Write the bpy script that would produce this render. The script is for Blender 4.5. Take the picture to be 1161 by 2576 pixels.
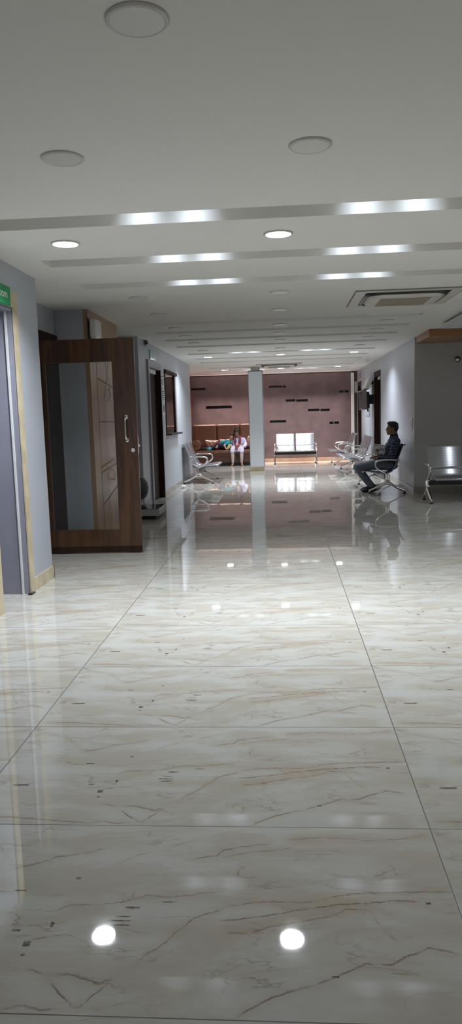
import bpy, bmesh, math, random
from mathutils import Vector, Matrix
random.seed(7)
S = bpy.context.scene
for o in list(bpy.data.objects): bpy.data.objects.remove(o)
COL = S.collection
PI = math.pi

# ------------------------------------------------------------------ camera, world, exposure
H = 1.38          # camera height
HC = 2.585        # ceiling height
YAW, PITCH, ROLL, FPX = .0725, .130, -.029, 1838.0
def camera():
    cy, sy, cp, sp = math.cos(YAW), math.sin(YAW), math.cos(PITCH), math.sin(PITCH)
    fw = Vector((-sy*cp, cy*cp, -sp)); rt = Vector((cy, sy, 0)); up = rt.cross(fw)
    cr, sr = math.cos(ROLL), math.sin(ROLL)
    r2 = cr*rt + sr*up; u2 = -sr*rt + cr*up
    m = Matrix((( r2.x, u2.x, -fw.x, 0), (r2.y, u2.y, -fw.y, 0), (r2.z, u2.z, -fw.z, H), (0, 0, 0, 1)))
    c = bpy.data.cameras.new('camera'); c.sensor_fit = 'HORIZONTAL'; c.sensor_width = 36
    c.lens = 36*FPX/1161; c.clip_start = .05; c.clip_end = 100
    o = bpy.data.objects.new('camera', c); o.matrix_world = m; COL.objects.link(o); S.camera = o
camera()
W = bpy.data.worlds.new('world'); S.world = W; W.use_nodes = True
W.node_tree.nodes['Background'].inputs[0].default_value = (1.0, .97, .91, 1)
W.node_tree.nodes['Background'].inputs[1].default_value = .20
S.view_settings.view_transform = 'Standard'; S.view_settings.look = 'None'
S.view_settings.exposure = 0.9; S.view_settings.gamma = 1.0
S.view_settings.use_curve_mapping = False
LAMP_W = 17.0      # watts of a lit downlight
STRIP_W = .11
STRIP_E = 2.0     # emission of the slim strips in the ceiling slots
COVE_E = 4.0      # emission of the warm strip in the cove over the far wall
COVE_W = 44.0      # and the downward part of its light
LED = (.86, .93, 1.0)

# ------------------------------------------------------------------ materials
def mat(name, color, rough=.5, metal=0.0, emit=0.0, ecol=None, noise=0.0, nscale=20.0, bump=0.0, bscale=80.0, coat=0.0, spec=.5):
    m = bpy.data.materials.new(name); m.use_nodes = True
    N, L = m.node_tree.nodes, m.node_tree.links; b = N['Principled BSDF']
    b.inputs['Base Color'].default_value = (*color, 1); b.inputs['Roughness'].default_value = rough
    b.inputs['Metallic'].default_value = metal; b.inputs['Specular IOR Level'].default_value = spec
    if coat: b.inputs['Coat Weight'].default_value = coat; b.inputs['Coat Roughness'].default_value = .08
    if emit:
        b.inputs['Emission Color'].default_value = (*(ecol or color), 1); b.inputs['Emission Strength'].default_value = emit
    if noise or bump:
        tc = N.new('ShaderNodeTexCoord')
    if noise:
        n = N.new('ShaderNodeTexNoise'); n.inputs['Scale'].default_value = nscale; n.inputs['Detail'].default_value = 4
        L.new(tc.outputs['Object'], n.inputs['Vector'])
        r = N.new('ShaderNodeMapRange'); r.inputs[1].default_value = .3; r.inputs[2].default_value = .7
        r.inputs[3].default_value = 1-noise; r.inputs[4].default_value = 1+noise; L.new(n.outputs[0], r.inputs[0])
        x = N.new('ShaderNodeVectorMath'); x.operation = 'SCALE'; x.inputs[0].default_value = color
        L.new(r.outputs[0], x.inputs['Scale']); L.new(x.outputs[0], b.inputs['Base Color'])
    if bump:
        n2 = N.new('ShaderNodeTexNoise'); n2.inputs['Scale'].default_value = bscale; n2.inputs['Detail'].default_value = 3
        L.new(tc.outputs['Object'], n2.inputs['Vector'])
        bp = N.new('ShaderNodeBump'); bp.inputs['Strength'].default_value = bump; bp.inputs['Distance'].default_value = .004
        L.new(n2.outputs[0], bp.inputs['Height']); L.new(bp.outputs[0], b.inputs['Normal'])
    return m

class NT:
    """small helper for maths node chains"""
    def __init__(s, m): s.N, s.L = m.node_tree.nodes, m.node_tree.links
    def put(s, sock, v):
        if isinstance(v, (int, float)): sock.default_value = v
        else: s.L.new(v, sock)
    def m(s, op, a, b=0.0, c=None, clamp=False):
        n = s.N.new('ShaderNodeMath'); n.operation = op; n.use_clamp = clamp
        s.put(n.inputs[0], a); s.put(n.inputs[1], b)
        if c is not None: s.put(n.inputs[2], c)
        return n.outputs[0]
    def ss(s, v, a, b, lo, hi):
        n = s.N.new('ShaderNodeMapRange'); n.interpolation_type = 'SMOOTHSTEP'
        s.put(n.inputs[0], v); n.inputs[1].default_value = a; n.inputs[2].default_value = b
        n.inputs[3].default_value = lo; n.inputs[4].default_value = hi
        return n.outputs[0]
    def noise(s, vec, scale, detail=4, rough=.5, dist=0.0):
        n = s.N.new('ShaderNodeTexNoise'); n.inputs['Scale'].default_value = scale; n.inputs['Detail'].default_value = detail
        n.inputs['Roughness'].default_value = rough; n.inputs['Distortion'].default_value = dist
        s.L.new(vec, n.inputs['Vector']); return n
    def mix(s, f, a, b):
        n = s.N.new('ShaderNodeMix'); n.data_type = 'RGBA'
        s.put(n.inputs[0], f)
        for k, v in ((6, a), (7, b)):
            if isinstance(v, tuple): n.inputs[k].default_value = (*v, 1)
            else: s.L.new(v, n.inputs[k])
        return n.outputs[2]

TX0, TY0, TU, TV = -1.145, 3.912, 1.61, .80
VEINS = [  # (points u,v inside one tile), line strength, line width, halo strength, halo width
 ([(0.174,0.686),(0.210,0.714),(0.247,0.763),(0.289,0.790),(0.343,0.831)], .55,.012,.35,.06),
 ([(0.368,0.722),(0.413,0.792),(0.460,0.829),(0.520,0.907)], .40,.010,.2,.05),
 ([(0.524,0.770),(0.569,0.793),(0.577,0.827),(0.618,0.857),(0.667,0.877)], .75,.010,.3,.05),
 ([(0.579,0.776),(0.639,0.823),(0.696,0.840),(0.721,0.869)], .5,.010,.3,.05),
 ([(0.704,0.912),(0.750,0.926),(0.809,0.925),(0.866,0.912),(0.928,0.919),(0.994,0.962)], .45,.010,.75,.07),
 ([(0.290,0.438),(0.317,0.483),(0.376,0.489),(0.418,0.512),(0.452,0.548),(0.494,0.536),(0.542,0.559),(0.582,0.569)], .5,.010,.3,.05),
 ([(0.461,0.196),(0.479,0.256),(0.502,0.304),(0.515,0.353),(0.546,0.427),(0.583,0.471),(0.591,0.493),(0.663,0.519),(0.736,0.523),(0.818,0.573),(0.884,0.583),(0.994,0.595)], .6,.011,.5,.06),
 ([(0.593,0.418),(0.646,0.437),(0.699,0.465),(0.753,0.497),(0.808,0.517),(0.899,0.541),(0.938,0.532)], .85,.010,.6,.06),
 ([(0.596,0.358),(0.641,0.360),(0.671,0.389),(0.734,0.424),(0.777,0.450),(0.807,0.489),(0.842,0.493),(0.853,0.439),(0.869,0.370),(0.896,0.296)], .5,.012,.3,.06),
 ([(0.622,0.003),(0.659,0.054),(0.683,0.087),(0.723,0.123),(0.752,0.144),(0.777,0.173),(0.807,0.206),(0.828,0.233),(0.866,0.231),(0.887,0.264),(0.916,0.293),(0.930,0.312),(0.973,0.283)], .7,.012,.4,.05),
 ([(0.277,0.299),(0.305,0.323),(0.338,0.335),(0.371,0.305),(0.383,0.273)], .6,.010,.3,.05),
 ([(0.295,0.176),(0.330,0.148),(0.364,0.159),(0.414,0.125),(0.432,0.151)], .6,.012,.25,.05),
 ([(0.335,0.136),(0.364,0.073),(0.382,0.035),(0.396,0.026),(0.409,0.064),(0.431,0.147)], .85,.014,.35,.04),
 ([(0.020,0.060),(0.150,0.050),(0.280,0.013),(0.314,0.030),(0.342,0.016),(0.377,0.024)], .6,.012,.4,.05),
 ([(0.592,0.385),(0.64,0.398),(0.70,0.428),(0.75,0.460),(0.80,0.50),(0.84,0.51)], .0,.010,.95,.085),
 ([(0.02,0.93),(0.06,0.90),(0.12,0.84),(0.17,0.72)], .35,.010,.3,.06),
 ([(0.02,0.40),(0.08,0.345),(0.16,0.40),(0.22,0.36)], .3,.010,.35,.06),
]
DASH = [(0.213,0.559,0.011,0.0048),(0.416,0.407,0.019,0.0040),(0.420,0.385,0.015,0.0032),(0.420,0.429,0.014,0.0026),(0.431,0.476,0.013,0.0064),
 (0.494,0.510,0.013,0.0032),(0.273,0.285,0.007,0.0128),(0.275,0.235,0.004,0.0048),(0.312,0.636,0.005,0.0064),(0.951,0.527,0.005,0.0080),
 (0.777,0.174,0.006,0.0048),(0.300,0.381,0.003,0.0128),(0.074,0.340,0.021,0.0075),(0.243,0.348,0.008,0.0050)]
def floor_material():
    m = bpy.data.materials.new('marble_tile'); m.use_nodes = True
    t = NT(m); N, L = t.N, t.L; b = N['Principled BSDF']
    geo = N.new('ShaderNodeNewGeometry')
    # wobble so that the veins look natural
    nz = t.noise(geo.outputs['Position'], 9.0, 5, .6)
    tcx = N.new('ShaderNodeSeparateXYZ'); L.new(geo.outputs['Position'], tcx.inputs[0])
    u0 = t.m('DIVIDE', t.m('SUBTRACT', tcx.outputs[0], TX0), TU); v0 = t.m('DIVIDE', t.m('SUBTRACT', tcx.outputs[1], TY0), TV)
    u = t.m('FRACT', u0); v = t.m('FRACT', v0)
    cv = N.new('ShaderNodeCombineXYZ'); L.new(t.m('MULTIPLY', u, 1.6), cv.inputs[0]); L.new(t.m('MULTIPLY', v, .8), cv.inputs[1])
    tile = cv.outputs[0]
    wob = N.new('ShaderNodeSeparateColor'); L.new(t.noise(tile, 11.0, 8, .72).outputs['Color'], wob.inputs[0])
    uw = t.m('ADD', u, t.m('MULTIPLY', t.m('SUBTRACT', wob.outputs[0], .5), .022))
    vw = t.m('ADD', v, t.m('MULTIPLY', t.m('SUBTRACT', wob.outputs[1], .5), .040))
    line = None; halo = None
    for pts, ls, lw, hs, hw in VEINS:
        fc = N.new('ShaderNodeFloatCurve'); c = fc.mapping.curves[0]
        p = [(0.0, pts[0][1])] + list(pts) + [(1.0, pts[-1][1])]
        while len(c.points) < len(p): c.points.new(.5, .5)
        for q, (x, y) in zip(c.points, p): q.location = (x, y); q.handle_type = 'VECTOR'
        fc.mapping.update(); t.put(fc.inputs['Value'], uw)
        d = t.m('ABSOLUTE', t.m('SUBTRACT', vw, fc.outputs[0])); lw *= .62
        msk = t.m('MULTIPLY', t.ss(uw, pts[0][0]-.012, pts[0][0]+.02, 0, 1), t.ss(uw, pts[-1][0]-.02, pts[-1][0]+.012, 1, 0))
        l = t.m('MULTIPLY', t.ss(d, 0.0, lw, min(1, ls*1.25), 0), msk); h = t.m('MULTIPLY', t.ss(d, 0.0, hw, hs, 0), msk)
        line = l if line is None else t.m('MAXIMUM', line, l)
        halo = h if halo is None else t.m('MAXIMUM', halo, h)
    dash = None
    ud = t.m('ADD', u, t.m('MULTIPLY', t.m('SUBTRACT', wob.outputs[0], .5), .006)); vd = t.m('ADD', v, t.m('MULTIPLY', t.m('SUBTRACT', wob.outputs[1], .5), .012))
    for (uc, vc, hwid, hh) in DASH:
        a = t.m('DIVIDE', t.m('ABSOLUTE', t.m('SUBTRACT', ud, uc)), hwid); c = t.m('DIVIDE', t.m('ABSOLUTE', t.m('SUBTRACT', vd, vc)), hh)
        q = t.ss(t.m('MAXIMUM', a, c), .7, 1.15, 1, 0)
        dash = q if dash is None else t.m('MAXIMUM', dash, q)
    # cloudy background: stretched along the tile
    mp = N.new('ShaderNodeMapping'); mp.inputs['Scale'].default_value = (1.2, 4.0, 1); mp.inputs['Rotation'].default_value = (0, 0, -.32); L.new(tile, mp.inputs[0])
    cloud = t.noise(mp.outputs[0], 2.2, 6, .62, .6)
    mp2 = N.new('ShaderNodeMapping'); mp2.inputs['Scale'].default_value = (3.0, 16.0, 1); mp2.inputs['Rotation'].default_value = (0, 0, -.28); L.new(tile, mp2.inputs[0])
    fine = t.noise(mp2.outputs[0], 3.0, 7, .7, .8)
    speck = t.noise(tile, 90.0, 3, .6)
    col = t.mix(t.ss(cloud.outputs[0], .36, .64, 0, 1), (.49, .455, .39), (.57, .565, .53))
    rid = t.noise(mp.outputs[0], 2.1, 5, .55, .35)
    ridge = t.ss(t.m('ABSOLUTE', t.m('SUBTRACT', rid.outputs[0], .5)), 0.0, .016, .5, 0)
    col = t.mix(t.m('MULTIPLY', ridge, t.ss(t.noise(tile, 5.0, 3, .5).outputs[0], .42, .62, 0, 1)), col, (.25, .185, .14))
    col = t.mix(t.ss(fine.outputs[0], .50, .74, 0, .20), col, (.44, .38, .30))
    col = t.mix(t.ss(speck.outputs[0], .60, .75, 0, .25), col, (.40, .34, .27))
    col = t.mix(t.m('MULTIPLY', halo, t.ss(fine.outputs[0], .30, .6, .25, .70)), col, (.44, .35, .26))
    col = t.mix(t.m('MULTIPLY', line, t.ss(t.noise(tile, 22.0, 4, .6).outputs[0], .34, .58, .15, .95)), col, (.205, .135, .095))
    col = t.mix(t.m('MULTIPLY', dash, t.ss(t.noise(mp2.outputs[0], 14.0, 3, .6).outputs[0], .38, .55, .35, .95)), col, (.085, .06, .05))
    # joints
    ju = t.m('MINIMUM', u, t.m('SUBTRACT', 1.0, u)); jv = t.m('MINIMUM', v, t.m('SUBTRACT', 1.0, v))
    jd = t.m('MINIMUM', t.m('MULTIPLY', ju, 1.61), t.m('MULTIPLY', jv, .8))
    joint = t.ss(jd, .0013, .0026, 1, 0)
    col = t.mix(joint, col, (.06, .055, .05))
    L.new(col, b.inputs['Base Color'])
    rg = t.m('ADD', t.ss(cloud.outputs[0], .3, .7, .015, .035), t.m('MULTIPLY', joint, .5)); L.new(rg, b.inputs['Roughness'])
    b.inputs['IOR'].default_value = 1.5
    bp = N.new('ShaderNodeBump'); bp.inputs['Strength'].default_value = .06; bp.inputs['Distance'].default_value = .002
    L.new(t.noise(geo.outputs['Position'], 2.4, 1, .4).outputs[0], bp.inputs['Height']); L.new(bp.outputs[0], b.inputs['Normal'])
    return m

def wood_material(name, dark, light, rough=.35, axis='z', scale=1.0, coat=.2, spec=.5):
    m = bpy.data.materials.new(name); m.use_nodes = True
    t = NT(m); b = t.N['Principled BSDF']
    tc = t.N.new('ShaderNodeTexCoord'); mp = t.N.new('ShaderNodeMapping')
    sc = {'z': (9, 9, .7), 'x': (.7, 9, 9), 'y': (9, .7, 9)}[axis]
    mp.inputs['Scale'].default_value = tuple(k*scale for k in sc); t.L.new(tc.outputs['Object'], mp.inputs[0])
    a = t.noise(mp.outputs[0], 1.1, 6, .6, 1.2); c = t.noise(mp.outputs[0], 6.0, 4, .6, .3)
    f = t.m('ADD', t.m('MULTIPLY', a.outputs[0], .75), t.m('MULTIPLY', c.outputs[0], .25))
    t.L.new(t.mix(t.ss(f, .33, .67, 0, 1), dark, light), b.inputs['Base Color'])
    b.inputs['Roughness'].default_value = rough; b.inputs['Coat Weight'].default_value = coat; b.inputs['Coat Roughness'].default_value = .15; b.inputs['Specular IOR Level'].default_value = spec
    return m

def steel_perforated():
    m = bpy.data.materials.new('perforated_steel'); m.use_nodes = True
    t = NT(m); b = t.N['Principled BSDF']; tc = t.N.new('ShaderNodeTexCoord')
    v = t.N.new('ShaderNodeTexVoronoi'); v.inputs['Scale'].default_value = 95; v.inputs['Randomness'].default_value = 0.0
    t.L.new(tc.outputs['Object'], v.inputs['Vector'])
    hole = t.ss(v.outputs['Distance'], .22, .34, 1, 0)
    t.L.new(t.mix(hole, (.46, .47, .50), (.09, .09, .10)), b.inputs['Base Color'])
    b.inputs['Metallic'].default_value = .85; b.inputs['Roughness'].default_value = .30
    return m

def check_material():
    m = bpy.data.materials.new('navy_check_cloth'); m.use_nodes = True
    t = NT(m); b = t.N['Principled BSDF']; tc = t.N.new('ShaderNodeTexCoord'); sp = t.N.new('ShaderNodeSeparateXYZ')
    t.L.new(tc.outputs['Object'], sp.inputs[0])
    def st(c, k): return t.ss(t.m('ABSOLUTE', t.m('SUBTRACT', t.m('FRACT', t.m('MULTIPLY', c, k)), .5)), .27, .33, 1, 0)
    a = st(sp.outputs[2], 21); c = st(t.m('ADD', sp.outputs[0], sp.outputs[1]), 21)
    f = t.m('MULTIPLY', t.m('ADD', a, c), .5)
    t.L.new(t.mix(f, (.085, .10, .20), (.012, .014, .03)), b.inputs['Base Color']); b.inputs['Roughness'].default_value = .85
    return m

def print_material():
    m = bpy.data.materials.new('lavender_print_cloth'); m.use_nodes = True
    t = NT(m); b = t.N['Principled BSDF']; tc = t.N.new('ShaderNodeTexCoord')
    n = t.noise(tc.outputs['Object'], 26, 2, .5, .8)
    t.L.new(t.mix(t.ss(n.outputs[0], .47, .60, 0, .9), (.66, .64, .78), (.24, .24, .52)), b.inputs['Base Color']); b.inputs['Roughness'].default_value = .8
    return m

M = {}
M['floor'] = floor_material()
M['ceiling'] = mat('ceiling_paint', (.80, .785, .745), .9, bump=.05, bscale=260)
M['wall'] = mat('wall_paint_lavender', (.465, .49, .54), .38, bump=.04, bscale=120, noise=.02, nscale=3)
M['wall_grey'] = mat('wall_paint_grey', (.46, .45, .445), .55, bump=.04, bscale=120, noise=.02, nscale=3)
M['wall_brown'] = mat('wall_textured_brown', (.118, .083, .084), .62, noise=.16, nscale=5, bump=.25, bscale=34)
M['niche'] = mat('niche_black', (.012, .010, .010), .3)
M['niche_frame'] = mat('niche_frame_brown', (.10, .07, .06), .4)
M['marble_trim'] = mat('marble_trim_cream', (.60, .50, .345), .25, noise=.14, nscale=7)
M['skirting_tan'] = mat('skirting_tan', (.36, .235, .165), .25, noise=.12, nscale=6)
M['skirting_grey'] = mat('skirting_grey', (.33, .31, .28), .25, noise=.12, nscale=6)
M['column'] = mat('column_pale_blue', (.78, .85, .90), .20)
M['white'] = mat('white_plastic', (.72, .72, .71), .35)
M['offwhite'] = mat('offwhite_plastic', (.66, .635, .57), .4)
M['panel_gap'] = mat('panel_gap_grey', (.22, .21, .19), .6)
M['grille'] = mat('filter_grille_beige', (.33, .29, .225), .8, noise=.2, nscale=60)
M['black'] = mat('black_plastic', (.012, .012, .014), .35)
M['darkgrey'] = mat('dark_grey_plastic', (.06, .063, .07), .45)
M['chrome'] = mat('polished_chrome', (.72, .72, .72), .12, 1.0)
M['steel'] = steel_perforated()
M['door_wood'] = wood_material('door_walnut', (.028, .011, .006), (.095, .040, .014), .30)
M['dark_wood'] = wood_material('dark_brown_wood', (.018, .008, .006), (.040, .018, .012), .6, coat=0, spec=.15)
M['tan_wood'] = wood_material('tan_laminate', (.36, .215, .115), (.44, .27, .15), .35)
M['beam_wood'] = wood_material('orange_brown_wood', (.25, .105, .032), (.36, .165, .055), .35, 'x')
M['orange_wood'] = wood_material('orange_side_panel', (.28, .09, .045), (.36, .13, .06), .4)
M['groove'] = mat('groove_brown', (.12, .065, .03), .6)
M['frame_lav'] = mat('door_frame_lavender', (.28, .26, .31), .35)
M['jamb'] = mat('jamb_lavender_grey', (.27, .27, .325), .45, noise=.03, nscale=4)
M['green'] = mat('sign_green', (.0, .26, .085), .4)
M['teal_glass'] = mat('sign_teal', (.16, .36, .37), .15)
M['leather'] = mat('brown_leather', (.130, .050, .025), .26, noise=.08, nscale=4, bump=.1, bscale=50, coat=.7)
M['leather_dark'] = mat('brown_leather_base', (.065, .024, .014), .45, noise=.08, nscale=4)
M['satin'] = mat('bronze_satin', (.36, .20, .14), .24, bump=.9, bscale=9, spec=.7)
M['skin'] = mat('skin_brown', (.30, .155, .095), .55)
M['skin_light'] = mat('skin_tan', (.44, .245, .165), .55)
M['hair'] = mat('black_hair', (.010, .008, .008), .5, bump=.4, bscale=120)
M['check'] = check_material()
M['jeans'] = mat('grey_blue_trousers', (.12, .15, .185), .8, noise=.08, nscale=30)
M['shoe'] = mat('black_shoe', (.012, .011, .011), .4)
M['print'] = print_material()
M['white_cloth'] = mat('white_cloth', (.72, .70, .74), .8)
M['kurta_white'] = mat('kurta_hem_white', (.56, .54, .64), .8, noise=.06, nscale=20)
M['leggings'] = mat('beige_leggings', (.42, .34, .31), .8)
M['scarf'] = mat('maroon_scarf', (.15, .035, .06), .85, noise=.5, nscale=22)
M['teal'] = mat('teal_tshirt', (.012, .22, .26), .8, noise=.1, nscale=14)
M['navy'] = mat('navy_trousers', (.022, .018, .045), .85)
M['sock'] = mat('teal_sock', (.02, .21, .29), .85)
M['red'] = mat('red_phone_case', (.40, .03, .05), .4)
M['yellow'] = mat('yellow_cover', (.62, .55, .16), .5)
M['paper'] = mat('white_paper', (.70, .70, .73), .6)
M['ink'] = mat('dark_ink', (.06, .06, .08), .7)
M['ink_blue'] = mat('blue_ink', (.30, .34, .46), .6)
M['lit'] = mat('lit_diffuser', (.9, .93, 1), .4, emit=14.0, ecol=(.93, .97, 1))
M['unlit'] = mat('unlit_diffuser', (.72, .71, .675), .35)
M['ring'] = mat('lamp_ring_white', (.62, .61, .58), .4)
M['strip'] = mat('strip_diffuser', (.9, .9, .9), .4, emit=STRIP_E, ecol=LED)
M['cove'] = mat('cove_diffuser', (.9, .8, .8), .4, emit=COVE_E, ecol=(1.0, .80, .76))
def glass_material(name, tint, rough=0.0):
    m = bpy.data.materials.new(name); m.use_nodes = True
    N, L = m.node_tree.nodes, m.node_tree.links
    N.remove(N['Principled BSDF'])
    tr = N.new('ShaderNodeBsdfTransparent'); tr.inputs[0].default_value = (*tint, 1)
    gl = N.new('ShaderNodeBsdfGlossy'); gl.inputs['Roughness'].default_value = rough
    fr = N.new('ShaderNodeFresnel'); fr.inputs[0].default_value = 1.5
    mx = N.new('ShaderNodeMixShader'); L.new(fr.outputs[0], mx.inputs[0]); L.new(tr.outputs[0], mx.inputs[1]); L.new(gl.outputs[0], mx.inputs[2])
    L.new(mx.outputs[0], N['Material Output'].inputs[0]); return m
M['glass'] = glass_material('door_glass', (.95, .96, .96))

# ------------------------------------------------------------------ mesh helpers
def link(name, bm, m, parent=None, smooth=False, bevel=0.0):
    me = bpy.data.meshes.new(name); bmesh.ops.recalc_face_normals(bm, faces=bm.faces); bm.to_mesh(me); bm.free()
    if smooth:
        for p in me.polygons: p.use_smooth = True
    o = bpy.data.objects.new(name, me); COL.objects.link(o); me.materials.append(M[m] if isinstance(m, str) else m)
    if parent: o.parent = parent
    if bevel:
        b = o.modifiers.new('bevel', 'BEVEL'); b.width = bevel; b.segments = 2 if bevel < .02 else 5; b.limit_method = 'ANGLE'
    return o
def box(bm, x0, x1, y0, y1, z0, z1):
    v = [bm.verts.new((x, y, z)) for x in (x0, x1) for y in (y0, y1) for z in (z0, z1)]
    for f in ((0,1,3,2),(4,6,7,5),(0,4,5,1),(2,3,7,6),(0,2,6,4),(1,5,7,3)): bm.faces.new([v[i] for i in f])
    return v
def B(*boxes):
    bm = bmesh.new()
    for b in boxes: box(bm, *b)
    return bm
def cyl(bm, p0, p1, r0, r1=None, seg=20):
    p0, p1 = Vector(p0), Vector(p1); r1 = r0 if r1 is None else r1
    d = (p1-p0); q = d.to_track_quat('Z', 'Y').to_matrix()
    a = [bm.verts.new(p0 + q @ Vector((r0*math.cos(2*PI*i/seg), r0*math.sin(2*PI*i/seg), 0))) for i in range(seg)]
    c = [bm.verts.new(p1 + q @ Vector((r1*math.cos(2*PI*i/seg), r1*math.sin(2*PI*i/seg), 0))) for i in range(seg)]
    for i in range(seg): bm.faces.new((a[i], a[(i+1) % seg], c[(i+1) % seg], c[i]))
    bm.faces.new(a[::-1]); bm.faces.new(c)
def lathe(bm, cx, cy, prof, seg=32, sx=1.0, sy=1.0):
    rings = []
    for r, z in prof:
        rings.append([bm.verts.new((cx+sx*r*math.cos(2*PI*i/seg), cy+sy*r*math.sin(2*PI*i/seg), z)) for i in range(seg)])
    for a, b in zip(rings, rings[1:]):
        for i in range(seg): bm.faces.new((a[i], a[(i+1) % seg], b[(i+1) % seg], b[i]))
    bm.faces.new(rings[0][::-1]); bm.faces.new(rings[-1])
def smooth_path(pts, n=6):
    P = [Vector(p) for p in pts]; out = []
    for i in range(len(P)-1):
        a, b, c, d = P[max(i-1, 0)], P[i], P[i+1], P[min(i+2, len(P)-1)]
        for k in range(n):
            t = k/n
            out.append(.5*((2*b)+(c-a)*t+(2*a-5*b+4*c-d)*t*t+(3*b-a-3*c+d)*t**3))
    out.append(P[-1]); return out
def tube(bm, path, r, seg=10, sy=1.0, radii=None):
    """sweep an ellipse (radius r in plane, r*sy across Y) along a path"""
    rings = []
    n = len(path)
    for i, p in enumerate(path):
        t = (path[min(i+1, n-1)]-path[max(i-1, 0)]).normalized()
        ref = Vector((0, 1, 0)) if abs(t.y) < .9 else Vector((1, 0, 0))
        s = t.cross(ref).normalized(); w = s.cross(t).normalized()
        rr = radii[i] if radii else r
        rings.append([bm.verts.new(p + s*rr*math.cos(2*PI*k/seg) + w*rr*sy*math.sin(2*PI*k/seg)) for k in range(seg)])
    for a, b in zip(rings, rings[1:]):
        for k in range(seg): bm.faces.new((a[k], a[(k+1) % seg], b[(k+1) % seg], b[k]))
    bm.faces.new(rings[0][::-1]); bm.faces.new(rings[-1])
def tagit(o, label, cat, group=None):
    o['label'] = label; o['category'] = cat
    if group: o['group'] = group
    return o
def thing(name, label, cat, loc=(0, 0, 0), rz=0.0, group=None):
    o = bpy.data.objects.new(name, None); o.empty_display_size = .1; COL.objects.link(o)
    o.location = loc; o.rotation_euler = (0, 0, rz); return tagit(o, label, cat, group)
def struct(name, bm, m, parent=None, label=None, **k):
    o = link(name, bm, m, parent, **k)
    if not parent: o['kind'] = 'structure'
    if label: o['label'] = label
    return o
def dup(root, loc, rz, label, group=None):
    r = root.copy(); COL.objects.link(r); r.location = loc; r.rotation_euler = (0, 0, rz); r['label'] = label
    if group: r['group'] = group
    for ch in list(root.children):
        c = ch.copy(); COL.objects.link(c); c.parent = r
        for g in list(ch.children):
            d = g.copy(); COL.objects.link(d); d.parent = c
    return r
def holed(xs, ys, holes, put, depth):
    """grid panel with rectangular holes that get side walls and a back: put(x,y,d) -> 3D"""
    xs = sorted(set(xs+[h[0] for h in holes]+[h[1] for h in holes])); ys = sorted(set(ys+[h[2] for h in holes]+[h[3] for h in holes]))
    bm = bmesh.new()
    def q(a): bm.faces.new([bm.verts.new(put(*p)) for p in a])
    for i in range(len(xs)-1):
        for j in range(len(ys)-1):
            cx, cy = (xs[i]+xs[i+1])/2, (ys[j]+ys[j+1])/2
            if any(h[0] < cx < h[1] and h[2] < cy < h[3] for h in holes): continue
            q(((xs[i], ys[j], 0), (xs[i+1], ys[j], 0), (xs[i+1], ys[j+1], 0), (xs[i], ys[j+1], 0)))
    if depth:
        for a, b, c, d in holes:
            q(((a, c, 0), (b, c, 0), (b, c, depth), (a, c, depth))); q(((a, d, 0), (b, d, 0), (b, d, depth), (a, d, depth)))
            q(((a, c, 0), (a, d, 0), (a, d, depth), (a, c, depth))); q(((b, c, 0), (b, d, 0), (b, d, depth), (b, c, depth)))
            q(((a, c, depth), (b, c, depth), (b, d, depth), (a, d, depth)))
    bmesh.ops.remove_doubles(bm, verts=bm.verts, dist=1e-5)
    return bm

# ------------------------------------------------------------------ setting: floor and ceiling
YF = 21.7        # far wall
YB = -3.0        # behind the camera the corridor goes on
struct('floor', B((-5.2, 6.2, YB, 22.2, -.08, 0)), 'floor')
SLOTS = [4.71, 5.86, 6.88, 9.72, 10.71, 11.73, 12.84, 14.35, 15.6, 16.63, 18.65, 19.78]
SW, SD, SX = .255, .12, 1.79
holes = [(-SX, SX, y-SW, y) for y in SLOTS] + [(-2.6, 2.0, 21.32, 21.62)]
cb = holed([-5.2, 6.2], [YB, 22.2], holes, lambda x, y, d: (x, y, HC+d), SD)
for f in cb.faces: pass
struct('ceiling', cb, 'ceiling')
struct('ceiling_slab', B((-5.2, 6.2, YB, 22.2, HC+SD+.02, HC+SD+.10)), 'ceiling')

# ------------------------------------------------------------------ setting: left side
XL = -2.06
T = .2
# near wall with the doorway under the green sign
struct('wall_left_near', B((XL-.25, XL, YB, 5.02, 0, HC), (XL-.25, XL, 5.74, 6.26, 0, HC), (XL-.25, XL, 5.02, 5.74, 2.262, HC), (-2.65, XL-.25, 6.06, 6.26, 0, HC)), 'wall')
d1 = struct('door_1', B((XL-.27, XL-.005, 5.66, 5.74, 0, 2.262), (XL-.27, XL-.005, 5.02, 5.05, 0, 2.262), (XL-.27, XL-.005, 5.05, 5.66, 2.235, 2.262)), 'jamb', label='grey doorway lining below the green sign')
struct('door_stop', B((XL-.06, XL-.045, 5.645, 5.66, 0, 2.235)), 'white', d1)
struct('leaf', B((XL-.265, XL-.225, 5.05, 5.66, 0, 2.235)), 'jamb', d1)
struct('marble_surround', B((XL, XL+.012, 5.665, 5.755, .0, 2.385), (XL, XL+.012, 4.98, 5.08, 0, 2.385), (XL, XL+.010, 5.08, 5.665, 2.262, 2.385)), 'marble_trim', d1)
struct('threshold_strip', B((XL-.005, XL+.03, 5.62, 5.71, 0.0, .008)), 'black', d1)
struct('baseboard_left_near', B((XL, XL+.012, 5.76, 6.272, 0, .11), (-2.4, XL+.012, 6.26, 6.272, 0, .11)), 'marble_trim')
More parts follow.
